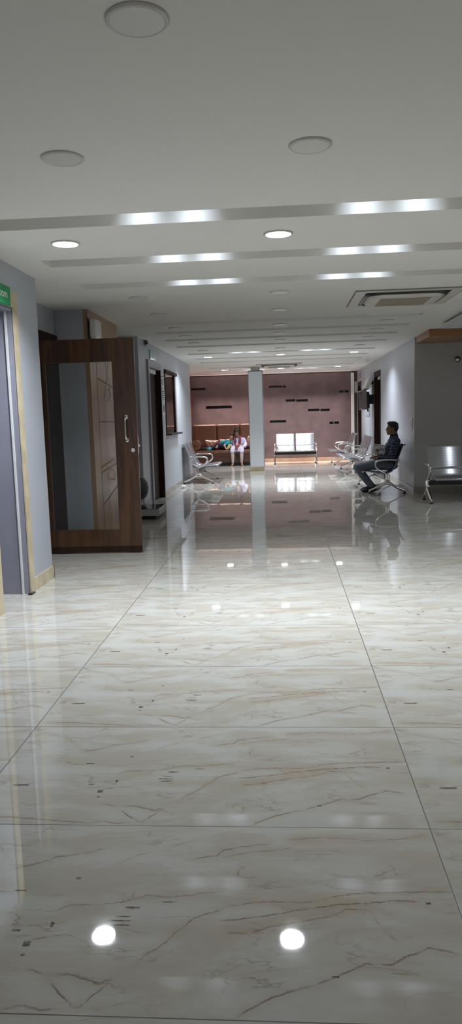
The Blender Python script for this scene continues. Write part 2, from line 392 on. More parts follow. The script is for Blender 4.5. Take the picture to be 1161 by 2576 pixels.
# recess with the wooden door
XR = -2.46
struct('wall_left_recess', B((XR-T, XR, 6.26, 7.30, 0, HC), (XR-T, XR, 7.30, 8.02, 2.31, HC), (XR-T, -2.141, 8.05, 8.25, 0, HC)), 'wall')
d2 = struct('door_2', B((XR-.14, XR+.015, 7.30, 7.41, 0, 2.31), (XR-.14, XR+.02, 7.64, 8.05, 0, 2.31), (XR-.14, XR+.02, 7.41, 7.64, 2.0, 2.31)), 'dark_wood', label='dark brown door frame in the left recess')
struct('door_panel', B((XR-.12, XR-.08, 7.41, 7.64, 0, 2.0)), 'dark_wood', d2)
# passage gap then far part of the left wall
XW = -2.10
struct('wall_left_passage', B((-5.2, -5.0, 8.25, 10.9, 0, HC), (-5.0, XR-T, 8.05, 8.25, 0, HC)), 'wall_grey')
Y0, Y1 = 10.90, 17.0
DY0, DY1 = 11.62, 12.72
WY0, WY1, WZ0, WZ1 = 13.28, 14.70, 1.10, 2.24
struct('wall_left_far', B((XW-T, XW, Y0, DY0, 0, HC), (XW-T, XW, DY0, DY1, 2.24, HC), (XW-T, XW, DY1, WY0, 0, HC),
       (XW-T, XW, WY0, WY1, 0, WZ0), (XW-T, XW, WY0, WY1, WZ1, HC), (XW-T, XW, WY1, Y1, 0, HC), (-5.0, XW-T, Y0, Y0+.2, 0, HC), (-2.85, XW-T, Y1-.2, Y1, 0, HC)), 'wall')
struct('baseboard_left_far', B((XW, XW+.012, Y0, DY0-.08, 0, .10), (XW, XW+.012, DY1+.06, Y1, 0, .10)), 'skirting_grey')
d3 = struct('door_3', B((XW-.16, XW+.03, DY0-.07, DY0+.03, 0, 2.31), (XW-.005, XW+.03, DY1-.02, DY1+.05, 0, 2.31), (XW-.16, XW+.03, DY0+.03, DY1-.02, 2.20, 2.31)), 'frame_lav', label='lavender grey door frame around a dark brown door on the left')
struct('far_jamb', B((XW-.16, XW-.006, DY1-.03, DY1, 0, 2.20), (XW-.004, XW+.029, DY1-.024, DY1-.0205, 0, 2.20)), 'dark_wood', d3)
struct('leaf', B((XW-.11, XW-.06, DY0+.03, DY1-.03, .012, 2.20)), 'dark_wood', d3)
struct('door_closer', B((XW-.06, XW-.015, DY0+.10, DY1-.25, 2.12, 2.185)), 'white', d3)
WM = 14.40
w1 = struct('window_1', B((XW-.03, XW+.014, WY0-.02, WY0+.02, WZ0, WZ1), (XW-.03, XW+.014, WM, WM+.11, WZ0, WZ1-.04), (XW-.03, XW+.03, WY0-.02, WY1+.02, WZ1-.04, WZ1+.015)), 'dark_wood', label='narrow dark framed counter window in the left wall')
struct('side_board', B((XW-.03, XW+.008, WM+.11, WY1, WZ0, WZ1-.04)), 'frame_lav', w1)
struct('pane', B((XW-.012, XW-.004, WY0+.02, WM, WZ0, WZ1-.04)), 'glass', w1)
struct('sill', B((XW-.14, XW+.10, WY0-.03, WY1+.03, WZ0-.03, WZ0)), 'black', w1)
# room seen through the counter window
struct('wall_left_counter', B((-3.9, -3.7, 12.9, 16.9, 0, HC)), mat('counter_room_wall', (.50, .40, .45), .6))
struct('wall_left_counter_side', B((-3.7, XW-T, 16.6, 16.7, 0, HC), (-3.7, XW-T, 12.9, 13.0, 0, HC)), mat('counter_room_side', (.42, .38, .46), .6))
# far lounge, its orange side panel
struct('wall_left_lounge', B((-2.85, -2.66, Y1, YF, 0, HC)), 'orange_wood')

# ------------------------------------------------------------------ setting: far wall with slot niches
NI = [(-.36, .02, 2.175, 2.235), (.04, .135, 2.17, 2.23), (.13, .40, 1.762, 1.83), (.43, .765, 1.752, 1.82), (.765, 1.10, 1.467, 1.535), (1.13, 1.40, 1.459, 1.527),
      (-.355, .125, 1.16, 1.232), (1.39, 1.50, 1.08, 1.148), (1.53, 1.665, 1.078, 1.146), (1.675, 1.80, 1.975, 2.04), (1.83, 1.95, 1.972, 2.037),
      (-2.655, -2.225, 2.172, 2.236), (-2.225, -1.46, 1.62, 1.70)]
fw_ = struct('wall_far', holed([-2.66, 2.3], [0, HC+SD], NI, lambda x, z, d: (x, YF+d, z), 0), 'wall_brown')
nb = bmesh.new()
for a, b, c, d in NI:
    e = .004
    for q in (((a,YF,c),(b,YF,c),(b,YF+.14,c),(a,YF+.14,c)), ((a,YF,d),(b,YF,d),(b,YF+.14,d),(a,YF+.14,d)), ((a,YF,c),(a,YF,d),(a,YF+.14,d),(a,YF+.14,c)), ((b,YF,c),(b,YF,d),(b,YF+.14,d),(b,YF+.14,c)), ((a,YF+.14,c),(b,YF+.14,c),(b,YF+.14,d),(a,YF+.14,d))):
        nb.faces.new([nb.verts.new(p) for p in q])
struct('slot_niches', nb, 'niche', fw_)
struct('wall_far_backing', B((-2.85, 2.6, YF+.16, YF+.3, 0, HC+SD)), 'wall_brown')
struct('baseboard_far', B((-2.66, 2.1, YF-.02, YF, 0, .115)), 'skirting_tan')
struct('trim_1', B((2.015, 2.10, YF-.10, YF-.001, 0, 2.53)), 'white')

# ------------------------------------------------------------------ setting: column
CX0, CX1, CY0, CY1 = -.81, -.47, 18.4, 18.72
cl = struct('wall_column', B((CX0, CX1, CY0, CY1, 0, 2.47)), 'column', label='square pale blue column before the sofa', bevel=.008)
struct('baseboard_column', B((CX0-.012, CX1+.012, CY0-.012, CY1+.012, 0, .105)), 'marble_trim')
struct('trim_2', B((CX0-.012, CX0-.002, CY0+.02, CY1-.01, .106, 2.485), (CX1+.002, CX1+.012, CY0+.02, CY1-.01, .106, 2.485), (CX0-.012, CX1+.012, CY0+.02, CY1-.01, 2.472, 2.49)), 'frame_lav')
struct('trim_5', B((CX0+.06, CX1-.06, CY0+.08, CY1-.08, 2.49, HC)), 'ceiling')

# ------------------------------------------------------------------ setting: right side
XG = 2.20
RD = [(16.63, 17.80, 2.32), (20.62, 21.50, 2.25)]
struct('wall_right', B((XG, XG+T, 12.47, RD[0][0], 0, HC), (XG, XG+T, RD[0][0], RD[0][1], RD[0][2], HC), (XG, XG+T, RD[0][1], RD[1][0], 0, HC), (XG, XG+T, RD[1][0], RD[1][1], RD[1][2], HC), (XG, XG+T, RD[1][1], 22.0, 0, HC)), 'wall')
for k, (a, b, z) in enumerate(RD):
    d = struct('door_%d' % (4+k), B((XG-.004, XG+.16, a, a+.05, 0, z), (XG-.004, XG+.16, b-.05, b, 0, z), (XG-.004, XG+.16, a+.05, b-.05, z-.12, z)), 'dark_wood', label=('dark doorway in the right wall nearest the seated man', 'dark doorway in the right wall beside the far corner')[k])
    struct('leaf', B((XG+.10, XG+.15, a+.05, b-.05, .012, z-.12)), 'dark_wood', d)
    struct('door_closer', B((XG+.05, XG+.10, a+.12, b-.25, z-.19, z-.125)), 'offwhite', d)
struct('baseboard_right', B((XG-.012, XG, 12.45, RD[0][0]-.01, 0, .10), (XG-.012, XG, RD[0][1]+.01, RD[1][0]-.01, 0, .10)), 'skirting_grey')
struct('wall_right_alcove', B((XG, XG+T, 12.45, 12.469, 0, HC), (XG+T+.001, 6.2, 12.45, 12.65, 0, HC)), 'wall_grey')
struct('baseboard_right_alcove', B((XG+T, 6.2, 12.438, 12.45, 0, .10), (XG-.012, XG+T, 12.438, 12.45, 0, .10)), 'skirting_grey')
struct('wall_right_near', B((6.0, 6.2, YB, 12.45, 0, HC)), 'wall_grey')
struct('wall_left_behind', B((-5.2, XL-.25, YB, YB+.1, 0, HC)), 'wall')
struct('trim_3', B((2.215, 6.0, 11.32, 12.45, 2.478, HC-.001)), 'beam_wood', label='wood clad soffit beam over the right alcove')
t4 = struct('trim_4', B((2.235, 6.0, 6.6, 10.55, 2.50, 2.555)), 'white', label='dropped white ceiling panel at the right')
struct('shade_core', B((2.40, 5.9, 6.9, 10.4, 2.555, HC-.001)), 'black', t4)  # core of the panel, black so it paints the shade in the gap

# ------------------------------------------------------------------ the open wooden door leaf
t = thing('wooden_door', 'open walnut door with tall glass panel and chrome pull handle', 'door', (-2.455, 7.42, 0))
link('frame', B((.755, .985, -.02, .02, .01, 2.195), (0, .07, -.02, .02, .01, 2.195), (.07, .755, -.02, .02, 1.965, 2.195), (.07, .755, -.02, .02, .01, .25)), 'door_wood', t, bevel=.003)
link('glass_panel', B((.07, .755, -.004, .004, .25, 1.965)), 'glass', t)
link('kick_strip', B((.0, .985, -.024, -.0205, .012, .075)), 'dark_wood', t)
bm = bmesh.new(); p = smooth_path([(.874, -.022, 1.17), (.874, -.055, 1.185), (.874, -.065, 1.28), (.874, -.055, 1.39), (.874, -.022, 1.405)], 6); tube(bm, p, .011, 12)
hd = link('pull_handle', bm, 'chrome', t, True)
bm = bmesh.new()
for z in (1.17, 1.405): cyl(bm, (.874, -.02, z), (.874, -.03, z), .024)
link('handle_rose', bm, 'chrome', hd, True)
bm = bmesh.new(); cyl(bm, (.936, -.02, 1.068), (.936, -.032, 1.068), .021); link('lock_cylinder', bm, 'chrome', t)
link('latch_plate', B((.985, .989, -.012, .012, 1.03, 1.20), (.989, 1.003, -.007, .007, 1.10, 1.125)), 'chrome', t)

# ------------------------------------------------------------------ tan laminate door set into the far side of the recess
t = thing('laminate_door', 'tall tan laminate door with thin grooves behind the open wooden door', 'door', (-2.09, 8.75, 0))
link('panel', B((-.05, 0, -.70, .72, 0, HC-.003)), 'tan_wood', t)
bm = bmesh.new()
def groove(y0, z0, y1, z1, w=.006):
    d = Vector((0, y1-y0, z1-z0)); n = Vector((0, -d.z, d.y)).normalized()*w
    a, b = Vector((.002, y0, z0)), Vector((.002, y1, z1))
    bm.faces.new([bm.verts.new(q) for q in (a-n, b-n, b+n, a+n)])
groove(-.42, 0, -.42, 2.3, .005)
for a in ((-.42, 1.86, .7, 1.74), (-.42, 1.36, .7, 1.36), (-.42, .84, .2, .90), (-.42, .78, .7, .86), (-.42, .40, .7, .62), (-.1, 2.3, .22, 1.62), (.3, 2.3, -.12, 1.62)): groove(*a)
link('grooves', bm, 'groove', t)
for z, k in ((1.68, 'handle'), (.72, 'handle')):
    bm = bmesh.new(); p = smooth_path([(.0, .05, z-.06), (.04, .05, z-.05), (.045, .05, z), (.04, .05, z+.05), (0, .05, z+.06)], 5); tube(bm, p, .008, 8); link(k, bm, 'chrome', t, True)

# white box high on the tan door
t = thing('wall_speaker', 'white rounded wall speaker high on the tan laminate door', 'speaker', (-2.088, 8.12, 2.27))
bm = B((.012, .10, -.10, .14, 0, .21)); link('housing', bm, 'white', t, bevel=.03)
link('back_plate', B((.0, .012, -.11, .15, -.01, .215)), 'black', t)

# ------------------------------------------------------------------ signs on the left
t = thing('room_sign', 'green door sign with white lettering over the left doorway', 'sign', (XL, 5.45, 2.257))
link('board', B((.013, .03, -.42, .125, 0, .14)), 'green', t, bevel=.003)
def text_mesh(name, s, size, parent, m, loc, rot):
    c = bpy.data.curves.new(name, 'FONT'); c.body = s; c.size = size; c.align_x = 'RIGHT'; c.extrude = .0008
    o = bpy.data.objects.new(name, c); COL.objects.link(o)
    bpy.context.view_layer.update()
    me = bpy.data.meshes.new_from_object(o.evaluated_get(bpy.context.evaluated_depsgraph_get()))
    bpy.data.objects.remove(o)
    r = bpy.data.objects.new(name, me); COL.objects.link(r); me.materials.clear(); me.materials.append(M[m]); r.parent = parent; r.location = loc; r.rotation_euler = rot
    return r
text_mesh('lettering', 'Room', .090, t, 'white', (.0312, .058, .048), (PI/2, 0, PI/2))

t = thing('door_plate', 'small teal glass door sign above the left dark brown door', 'sign', (XW, 12.12, 2.30))
link('plate', B((.001, .012, -.27, .29, .03, .19)), 'teal_glass', t)
link('print', B((.0125, .0135, -.12, .24, .06, .075), (.0125, .0135, -.12, .2, .09, .10)), 'white', t)
t = thing('security_camera', 'small black security camera under the ceiling at the left', 'camera', (-2.12, 11.45, HC))
link('bracket', B((.01, .06, -.03, .03, -.012, -.001)), 'black', t)
bm = bmesh.new(); cyl(bm, (.02, .08, -.05), (.07, -.09, -.045), .024); link('body', bm, 'black', t)
t = thing('notice_sheet', 'tall white printed notice between the left door and the counter window', 'notice', (XW, 13.02, 1.43))
link('sheet', B((.001, .003, -.17, .19, 0, .73)), 'paper', t)
bm = bmesh.new()
for k, (z, a, b) in enumerate([(.68, -.12, .12), (.62, -.12, .14), (.585, -.13, .14), (.55, -.10, .1), (.46, -.12, .0), (.42, -.12, .13), (.385, -.12, .12), (.35, -.1, .12), (.315, -.12, .14), (.28, -.05, .09)]): box(bm, .003, .0036, a, b, z, z+.014)
link('print', bm, 'ink', t)
bm = bmesh.new(); box(bm, .003, .0036, 0, .12, .06, .19); link('picture', bm, 'ink', t)
# inside the counter
t = thing('desk_monitor', 'dark desk monitor behind the counter window glass', 'monitor', (-2.395, 15.3, .95))
link('screen', B((-.03, .03, -.12, .12, .12, .44)), 'black', t, bevel=.005); link('stand', B((-.08, .08, -.10, .10, 0, .015), (-.02, .02, -.03, .03, .015, .12)), 'black', t)
t = thing('counter_desk', 'plain counter desk inside the left counter window', 'desk', (-2.72, 14.3, 0))
link('top', B((-.4, .4, -1.1, 1.1, .91, .945)), 'offwhite', t); link('front_panel', B((-.38, .36, -1.08, 1.08, .0, .91)), 'leather_dark', t)

# ------------------------------------------------------------------ weighing scale and bin beside the passage
t = thing('weighing_scale', 'grey platform weighing scale with dark glossy top by the left wall', 'scale', (-1.98, 10.12, 0))
link('body', B((-.29, .28, -.27, .30, .055, .145)), mat('scale_grey', (.36, .36, .34), .35), t, bevel=.006)
link('platform', B((-.27, .26, -.25, .28, .145, .151)), mat('scale_glass', (.012, .012, .015), .05), t)
link('base', B((-.27, .23, -.22, .26, .018, .055)), 'black', t)
for x in (-.24, .20):
    for y in (-.19, .22):
        bm = bmesh.new(); cyl(bm, (x, y, 0), (x, y, .018), .02); link('foot', bm, 'black', t)
t = thing('waste_bin', 'dark grey rounded bin half hidden behind the wooden door', 'bin', (-2.14, 10.68, 0))
bm = bmesh.new(); lathe(bm, 0, 0, [(.05, .20), (.10, .22), (.135, .28), (.15, .36), (.135, .45), (.09, .52), (.03, .55)], 28); link('body', bm, 'darkgrey', t, True)
bm = bmesh.new(); lathe(bm, 0, 0, [(.14, 0), (.13, .03), (.06, .06), (.06, .20)], 28); link('pedestal', bm, 'wall_grey', t, True)
bm = bmesh.new(); bmesh.ops.create_icosphere(bm, subdivisions=3, radius=.07)
for v in bm.verts: v.co = Vector((v.co.x*.8, v.co.y*1.5, max(v.co.z*.55, -.02)+.022))*(1+random.uniform(-.12, .12)); v.co.z = max(v.co.z, 0)
o = link('crumpled_cloth', bm, 'white_cloth'); o.location = (-1.97, 15.25-.9, 0); tagit(o, 'crumpled white cloth on the floor along the left wall', 'cloth')

# ------------------------------------------------------------------ airport style benches
SEATP = [(-.300, .800), (-.318, .826), (-.292, .836), (-.272, .815), (-.20, .63), (-.15, .50)]
SEATQ = [(-.15, .50), (-.105, .405), (-.055, .362), (.02, .352), (.14, .362), (.30, .385), (.385, .390), (.412, .378), (.408, .358), (.385, .352)]
def shell(prof, w, th=.0045, n=4):
    bm = bmesh.new(); P = smooth_path([(x, 0, z) for x, z in prof], n)
    ys = [-w/2, -w/2+.012, w/2-.012, w/2]
    rows = []
    for i, p in enumerate(P):
        t_ = (P[min(i+1, len(P)-1)]-P[max(i-1, 0)]).normalized(); nn = Vector((-t_.z, 0, t_.x))
        rows.append([bm.verts.new(Vector((p.x, y, p.z)) + (nn*-.010 if k in (0, 3) else nn*0)) for k, y in enumerate(ys)])
    for a, b in zip(rows, rows[1:]):
        for k in range(3): bm.faces.new((a[k], a[k+1], b[k+1], b[k]))
    g = bmesh.ops.extrude_face_region(bm, geom=bm.faces[:])
    vs = [e for e in g['geom'] if isinstance(e, bmesh.types.BMVert)]
    c = {}
    bm.normal_update()
    for v in vs: c[v] = v.normal.copy()
    for v in vs: v.co += c[v]*th
    return bm
PITCH_S = .565
def bench(name, n, label, cat, loc, rz, group=None, arms=True):
    t = thing(name, label, cat, loc, rz, group)
    half = n*PITCH_S/2 + .02
    for k in range(n):
        y = (k-(n-1)/2)*PITCH_S
        for nm, pr in (('backrest', SEATP), ('seat', SEATQ)):
            o = link(nm, shell(pr, .535), 'steel', t, True); o.location.y = y
        bm = bmesh.new(); tube(bm, smooth_path([(-.17, y, .50), (-.13, y, .38), (-.05, y, .335), (.10, y, .335), (.20, y, .35)], 3), .014, 6); link('seat_bracket', bm, 'black', t, True)
    link('beam', B((-.045, .045, -half, half, .255, .325)), 'black', t, bevel=.005)
    for s in (-1, 1):
        y = s*half
        bm = bmesh.new()
        tube(bm, smooth_path([(.0, y, .33), (.0, y, .24), (.02, y, .20), (.12, y, .135), (.26, y, .075), (.305, y, .055)], 5), .02, 10, 1.25)
        tube(bm, smooth_path([(.0, y, .24), (-.03, y, .195), (-.13, y, .12), (-.25, y, .065), (-.30, y, .048)], 5), .02, 10, 1.25)
        tube(bm, smooth_path([(.10, y, .155), (.0, y, .17), (-.10, y, .145)], 4), .02, 10, 1.1)
        cyl(bm, (.298, y, .06), (.298, y, .018), .013, None, 10); cyl(bm, (-.292, y, .055), (-.292, y, .018), .013, None, 10)
        bm2 = bmesh.new(); box(bm2, -.04, .04, y-.022, y+.022, .225, .335); lg = link('leg', bm, 'chrome', t, True)
        link('hub', bm2, 'chrome', lg, bevel=.008)
        for x in (.298, -.292):
            bm = bmesh.new(); cyl(bm, (x, y, 0), (x, y, .02), .032, .022, 14); link('foot_pad', bm, 'black', lg)
        if arms:
            bm = bmesh.new(); tube(bm, smooth_path([(-.165, y, .565), (-.05, y, .572), (.10, y, .565), (.175, y, .545), (.195, y, .49), (.165, y, .43), (.09, y, .375), (.03, y, .345), (.0, y, .32)], 6), .017, 12, 1.35)
            box(bm, -.175, -.13, y-.012-(.0 if s < 0 else .03), y+.012+(.03 if s < 0 else 0), .548, .582)
            link('armrest', bm, 'chrome', t, True)
    return t
hub3 = 3*PITCH_S/2+.02; hub2 = PITCH_S+.02
bench('waiting_bench', 2, 'two seat steel waiting bench against the brown far wall', 'bench', (.365, 20.93, 0), -PI/2)
bench('waiting_bench', 2, 'two seat steel waiting bench by the left wall end, facing right', 'bench', (-1.757, 15.15+hub2, 0), 0)
bench('waiting_bench', 3, 'steel waiting bench along the right wall where the man sits', 'bench', (1.765, 12.56+hub3, 0), PI)
bench('waiting_bench', 3, 'three seat steel bench along the right wall beyond the seated man', 'bench', (1.755, 16.78+hub3, 0), PI)
bench('waiting_bench', 2, 'farthest steel bench of the right wall row, next to the brown wall', 'bench', (1.69, 19.82+hub2, 0), PI)
bench('waiting_bench', 3, 'large steel bench at the right edge in front of the alcove wall', 'bench', (2.20+hub3, 11.3, 0), -PI/2)

# ------------------------------------------------------------------ sofa and cushions
t = thing('banquette_sofa', 'long brown leather wall sofa with high back panels', 'sofa', (-1.65, 20.47, 0))
for a, b in ((-.92, -.232), (-.228, .432), (.436, 1.06)):
    link('back_panel', B((a, b, .62, 1.19, .40, 1.165)), 'leather', t, bevel=.055)
link('seat_cushion', B((-.92, 1.06, 0, .64, .345, .445)), 'leather', t, bevel=.03)
link('base', B((-.92, 1.06, .02, .62, .10, .345), (-.92, 1.06, .012, .03, .27, .285)), 'leather_dark', t)
link('plinth', B((-.92, 1.06, .08, .6, 0, .10)), 'black', t)
def cushion(label, loc, rot, s=(.36, .12, .30), m='satin', name='cushion'):
    bm = bmesh.new(); n = 14; grid = {}
    for sd in (-1, 1):
        for i in range(n+1):
            for j in range(n+1):
                u, v = i/n*2-1, j/n*2-1
                th = (max(0, (1-u*u))*max(0, (1-v*v)))**.45
                k = 1-.10*(1-abs(u*v)**.5) if True else 1
                x, z = u*s[0]/2*(.9+.1*abs(v)**2), v*s[2]/2*(.9+.1*abs(u)**2)
                wr = .012*math.sin(9*u+5*v)+.010*math.sin(6*v-7*u+1.3)
                grid[sd, i, j] = bm.verts.new((x, sd*(s[1]/2*th + th*wr), z))
    for sd in (-1, 1):
        for i in range(n):
            for j in range(n): bm.faces.new((grid[sd, i, j], grid[sd, i+1, j], grid[sd, i+1, j+1], grid[sd, i, j+1]))
    bmesh.ops.remove_doubles(bm, verts=bm.verts, dist=.0006)
    o = link(name, bm, m, None, True); o.location = loc; o.rotation_euler = rot
    return tagit(o, label, 'cushion')
cushion('bronze satin cushion at the left, clear of the boy', (-2.03, 20.98, .585), (.35, .06, 0), (.40, .14, .30))
cushion('bronze satin cushion tucked behind the boy', (-1.60, 21.0, .60), (.3, -.08, .05), (.42, .14, .32))
cushion('bronze satin cushion right of the woman, beside the column', (-.86, 20.99, .60), (.3, .35, 0), (.40, .14, .36))
t = thing('bolster', 'round brown bolster at the left end of the sofa', 'cushion', (-2.44, 20.78, .445))
bm = bmesh.new(); cyl(bm, (0, -.22, .15), (0, .22, .15), .15, None, 28); link('roll', bm, 'leather', t, True, bevel=.02)
bm = bmesh.new(); cyl(bm, (0, -.232, .15), (0, -.215, .15), .03, None, 14); link('button', bm, 'leather_dark', t, True)
o = link('black_pouch', B((-.055, .055, -.05, .05, 0, .09)), 'black', None, bevel=.02); o.location = (-2.22, 20.62, .446); tagit(o, 'small black pouch on the sofa beside the bolster', 'pouch')

# ------------------------------------------------------------------ right wall fittings
t = thing('television', 'wall mounted flat television leaning out from the right wall', 'television', (2.0, 18.0, 1.68))
def tilted(bm, ang): bmesh.ops.rotate(bm, verts=bm.verts, cent=(0, 0, 0), matrix=Matrix.Rotation(ang, 3, 'Y'))
bm = B((-.10, 0, -.45, .45, -.23, .23)); tilted(bm, -.03); link('bezel', bm, mat('tv_side_grey', (.20, .155, .165), .4), t, bevel=.006)
bm = B((0, .07, -.38, .38, -.20, .19)); tilted(bm, -.03); link('back_shell', bm, 'black', t, bevel=.02)
bm = B((-.103, -.1005, -.42, .42, -.20, .20)); tilted(bm, -.03); link('screen', bm, 'black', t)
link('wall_mount', B((.06, .199, -.12, .12, -.10, .12), (.06, .09, -.02, .02, -.28, -.10)), 'black', t)
t = thing('token_display', 'pale display box tilted above the television', 'display', (2.02, 18.0, 1.93))
bm = B((-.045, .045, -.36, .36, 0, .26)); tilted(bm, .36); link('case', bm, 'offwhite', t, bevel=.006)
bm = B((-.049, -.0455, -.33, .33, .03, .23)); tilted(bm, .36); link('panel', bm, 'white', t)
link('bracket', B((.07, .179, -.03, .03, .12, .20)), 'black', t)
o = link('cable_plate', B((-.012, 0, -.38, .38, 0, .56)), mat('plate_grey', (.33, .34, .38), .5), None); o.location = (XG, 19.05, 1.29); tagit(o, 'flat grey plate on the right wall below the television', 'plate')
t = thing('switch_plate', 'white double switch plate on the right wall corner', 'switch', (XG, 12.72, 1.08))
link('plate', B((-.012, 0, -.12, .12, 0, .19)), 'white', t, bevel=.003)
link('rocker', B((-.017, -.012, -.09, -.01, .03, .16)), 'offwhite', t); link('rocker', B((-.017, -.012, .01, .09, .03, .16)), 'offwhite', t)
t = thing('fire_bell', 'small round metal bell high on the right alcove wall', 'bell', (2.885, 12.45, 2.20))
bm = bmesh.new(); cyl(bm, (0, 0, 0), (0, -.03, 0), .030, None, 20); link('base', bm, 'darkgrey', t)
bm = bmesh.new(); cyl(bm, (0, -.03, 0), (0, -.045, 0), .052, .050, 24); cyl(bm, (0, -.045, 0), (0, -.062, 0), .045, .02, 24); link('gong', bm, 'chrome', t, True)
t = thing('door_name_board', 'small grey name board above the far right doorway', 'sign', (XG, 20.95, 2.33))
link('board', B((-.02, 0, -.30, .30, 0, .16)), mat('board_grey', (.30, .31, .29), .4), t)
t = thing('framed_notice', 'slim framed notice on the white pilaster in the far right corner', 'notice', (2.15, YF, 1.95))
link('frame', B((-.04, .045, -.014, -.001, 0, .34)), mat('notice_frame', (.34, .28, .28), .4), t); link('sheet', B((-.028, .033, -.017, -.0145, .02, .32)), 'paper', t)

# ------------------------------------------------------------------ ceiling cassette air conditioners
def cassette(label, cx, cy, w):
    t = thing('cassette_air_conditioner', label, 'air conditioner', (cx, cy, HC))
    link('panel', holed([-w/2, w/2], [-w/2, w/2], [(-w*.395, w*.395, -w*.395, w*.395)], lambda x, y, d: (x, y, -.012-d), 0), 'offwhite', t)
    link('panel_edge', B((-w/2, w/2, -w/2, -w/2+.004, -.012, -.001), (-w/2, w/2, w/2-.004, w/2, -.012, -.001), (-w/2, -w/2+.004, -w/2, w/2, -.012, -.001), (w/2-.004, w/2, -w/2, w/2, -.012, -.001)), 'panel_gap', t)
    link('vent_recess', B((-w*.40, w*.40, -w*.40, w*.40, -.008, -.004)), 'black', t)
    # rounded vent ring: four louvres
    def rr(r, c, z, n=6):
        out = []
        for k, (sx, sy) in enumerate(((1, 1), (-1, 1), (-1, -1), (1, -1))):
            for i in range(n+1):
                a = PI/2*k + PI/2*i/n
                out.append(((r-c)*sx+c*math.cos(a), (r-c)*sy+c*math.sin(a), z))
        return out
    bm = bmesh.new()
    lo = [bm.verts.new(p) for p in rr(w*.40, .20, -.013)]; n = len(lo); mid = [bm.verts.new(p) for p in rr(w*.385, .20, -.030)]; inn = [bm.verts.new(p) for p in rr(w*.37, .19, -.032)]; bk = [bm.verts.new(p) for p in rr(w*.365, .19, -.010)]
    for a, b in ((lo, mid), (mid, inn), (inn, bk)):
        for i in range(n): bm.faces.new((a[i], a[(i+1) % n], b[(i+1) % n], b[i]))
    link('vent_ring', bm, 'black', t, True)
    bm = bmesh.new(); a = [bm.verts.new(p) for p in rr(w*.360, .185, -.020)]; b = [bm.verts.new(p) for p in rr(w*.335, .175, -.050)]
    for i in range(n): bm.faces.new((a[i], a[(i+1) % n], b[(i+1) % n], b[i]))
    bm.faces.new(b); bm.faces.new(a[::-1]); link('center_panel', bm, 'offwhite', t)
    link('intake_grille', B((-w*.24, w*.24, -w*.24, w*.24, -.053, -.0505)), 'grille', t)
    return t
cassette('near ceiling cassette air conditioner at the right, dusty beige grille', 1.30, 8.10, 1.08)
cassette('far ceiling cassette air conditioner in front of the column', -.04, 18.10, 1.08)

# ------------------------------------------------------------------ ceiling lamps
def downlight(label, x, y, lit, group=None, k=1.0):
    t = thing('ceiling_downlight', label, 'downlight', (x, y, HC), 0, group)
    bm = bmesh.new(); lathe(bm, 0, 0, [(.098, -.0005), (.098, -.006), (.090, -.011), (.084, -.009), (.084, -.0005)], 40); link('trim_ring', bm, 'ring', t, True)
    bm = bmesh.new(); lathe(bm, 0, 0, [(.084, -.003), (.084, -.0095), (.05, -.0105)], 40); link('diffuser', bm, 'lit' if lit else 'unlit', t)
    if lit:
        l = bpy.data.lights.new('lamp_light', 'AREA'); l.shape = 'DISK'; l.size = .16; l.energy = LAMP_W*k; l.color = LED; l.spread = math.radians(135)
        o = bpy.data.objects.new('lamp_light', l); COL.objects.link(o); o.parent = t; o.location = (0, 0, -.014)
    return t
XS = [(-1.45, 'left'), (0, 'middle'), (1.45, 'right')]
for x, n in XS: downlight('large lit round downlight between the first two ceiling slots, %s one' % n, x, 5.10, True)
for x, n in XS: downlight('lit round downlight before the far cassette air conditioner, %s of three' % n, x, 14.90, True)
for x, n in XS: downlight('lit round downlight nearest the brown far wall, %s of three' % n, x, 19.22, True)
downlight('biggest unlit round downlight at the very top of the photo', -.414, 2.373, False)
downlight('unlit round downlight above the left doorway, nearest the green sign', -.985, 3.495, False)
downlight('unlit round downlight at the top right, before the first ceiling slot', .151, 3.502, False)
for y, w in ((7.45, 'just beyond the third lit ceiling slot'), (8.65, 'level with the near cassette air conditioner'), (10.05, 'between the fourth and fifth ceiling slots'), (11.05, 'between the fifth and sixth ceiling slots'), (12.1, 'between the sixth and seventh ceiling slots'), (13.5, 'before the far lit ceiling slot')):
    for x, n in XS:
        if n == 'right' and y < 9: continue
        downlight('unlit round downlight %s, %s one' % (w, n), x if n == 'middle' else x*.97, y, False)
for k, (x, y) in enumerate(((3.7, 9.6), (3.7, 7.4))):  # lamps added out of view to brighten the alcove and right bench
    o = downlight('added unseen downlight in the dropped panel at the right, %s one' % ('far', 'near')[k], x, y, True, None, .45); o.location.z = 2.50
struct('ceiling_counter', B((-3.7, XW-T-.001, 13.0, 16.6, 2.50, 2.54)), 'ceiling')
o = downlight('added unseen downlight inside the counter room behind the left window', -2.9, 14.0, True); o.location.z = 2.50  # unseen lamp added to lighten the room behind the counter glass
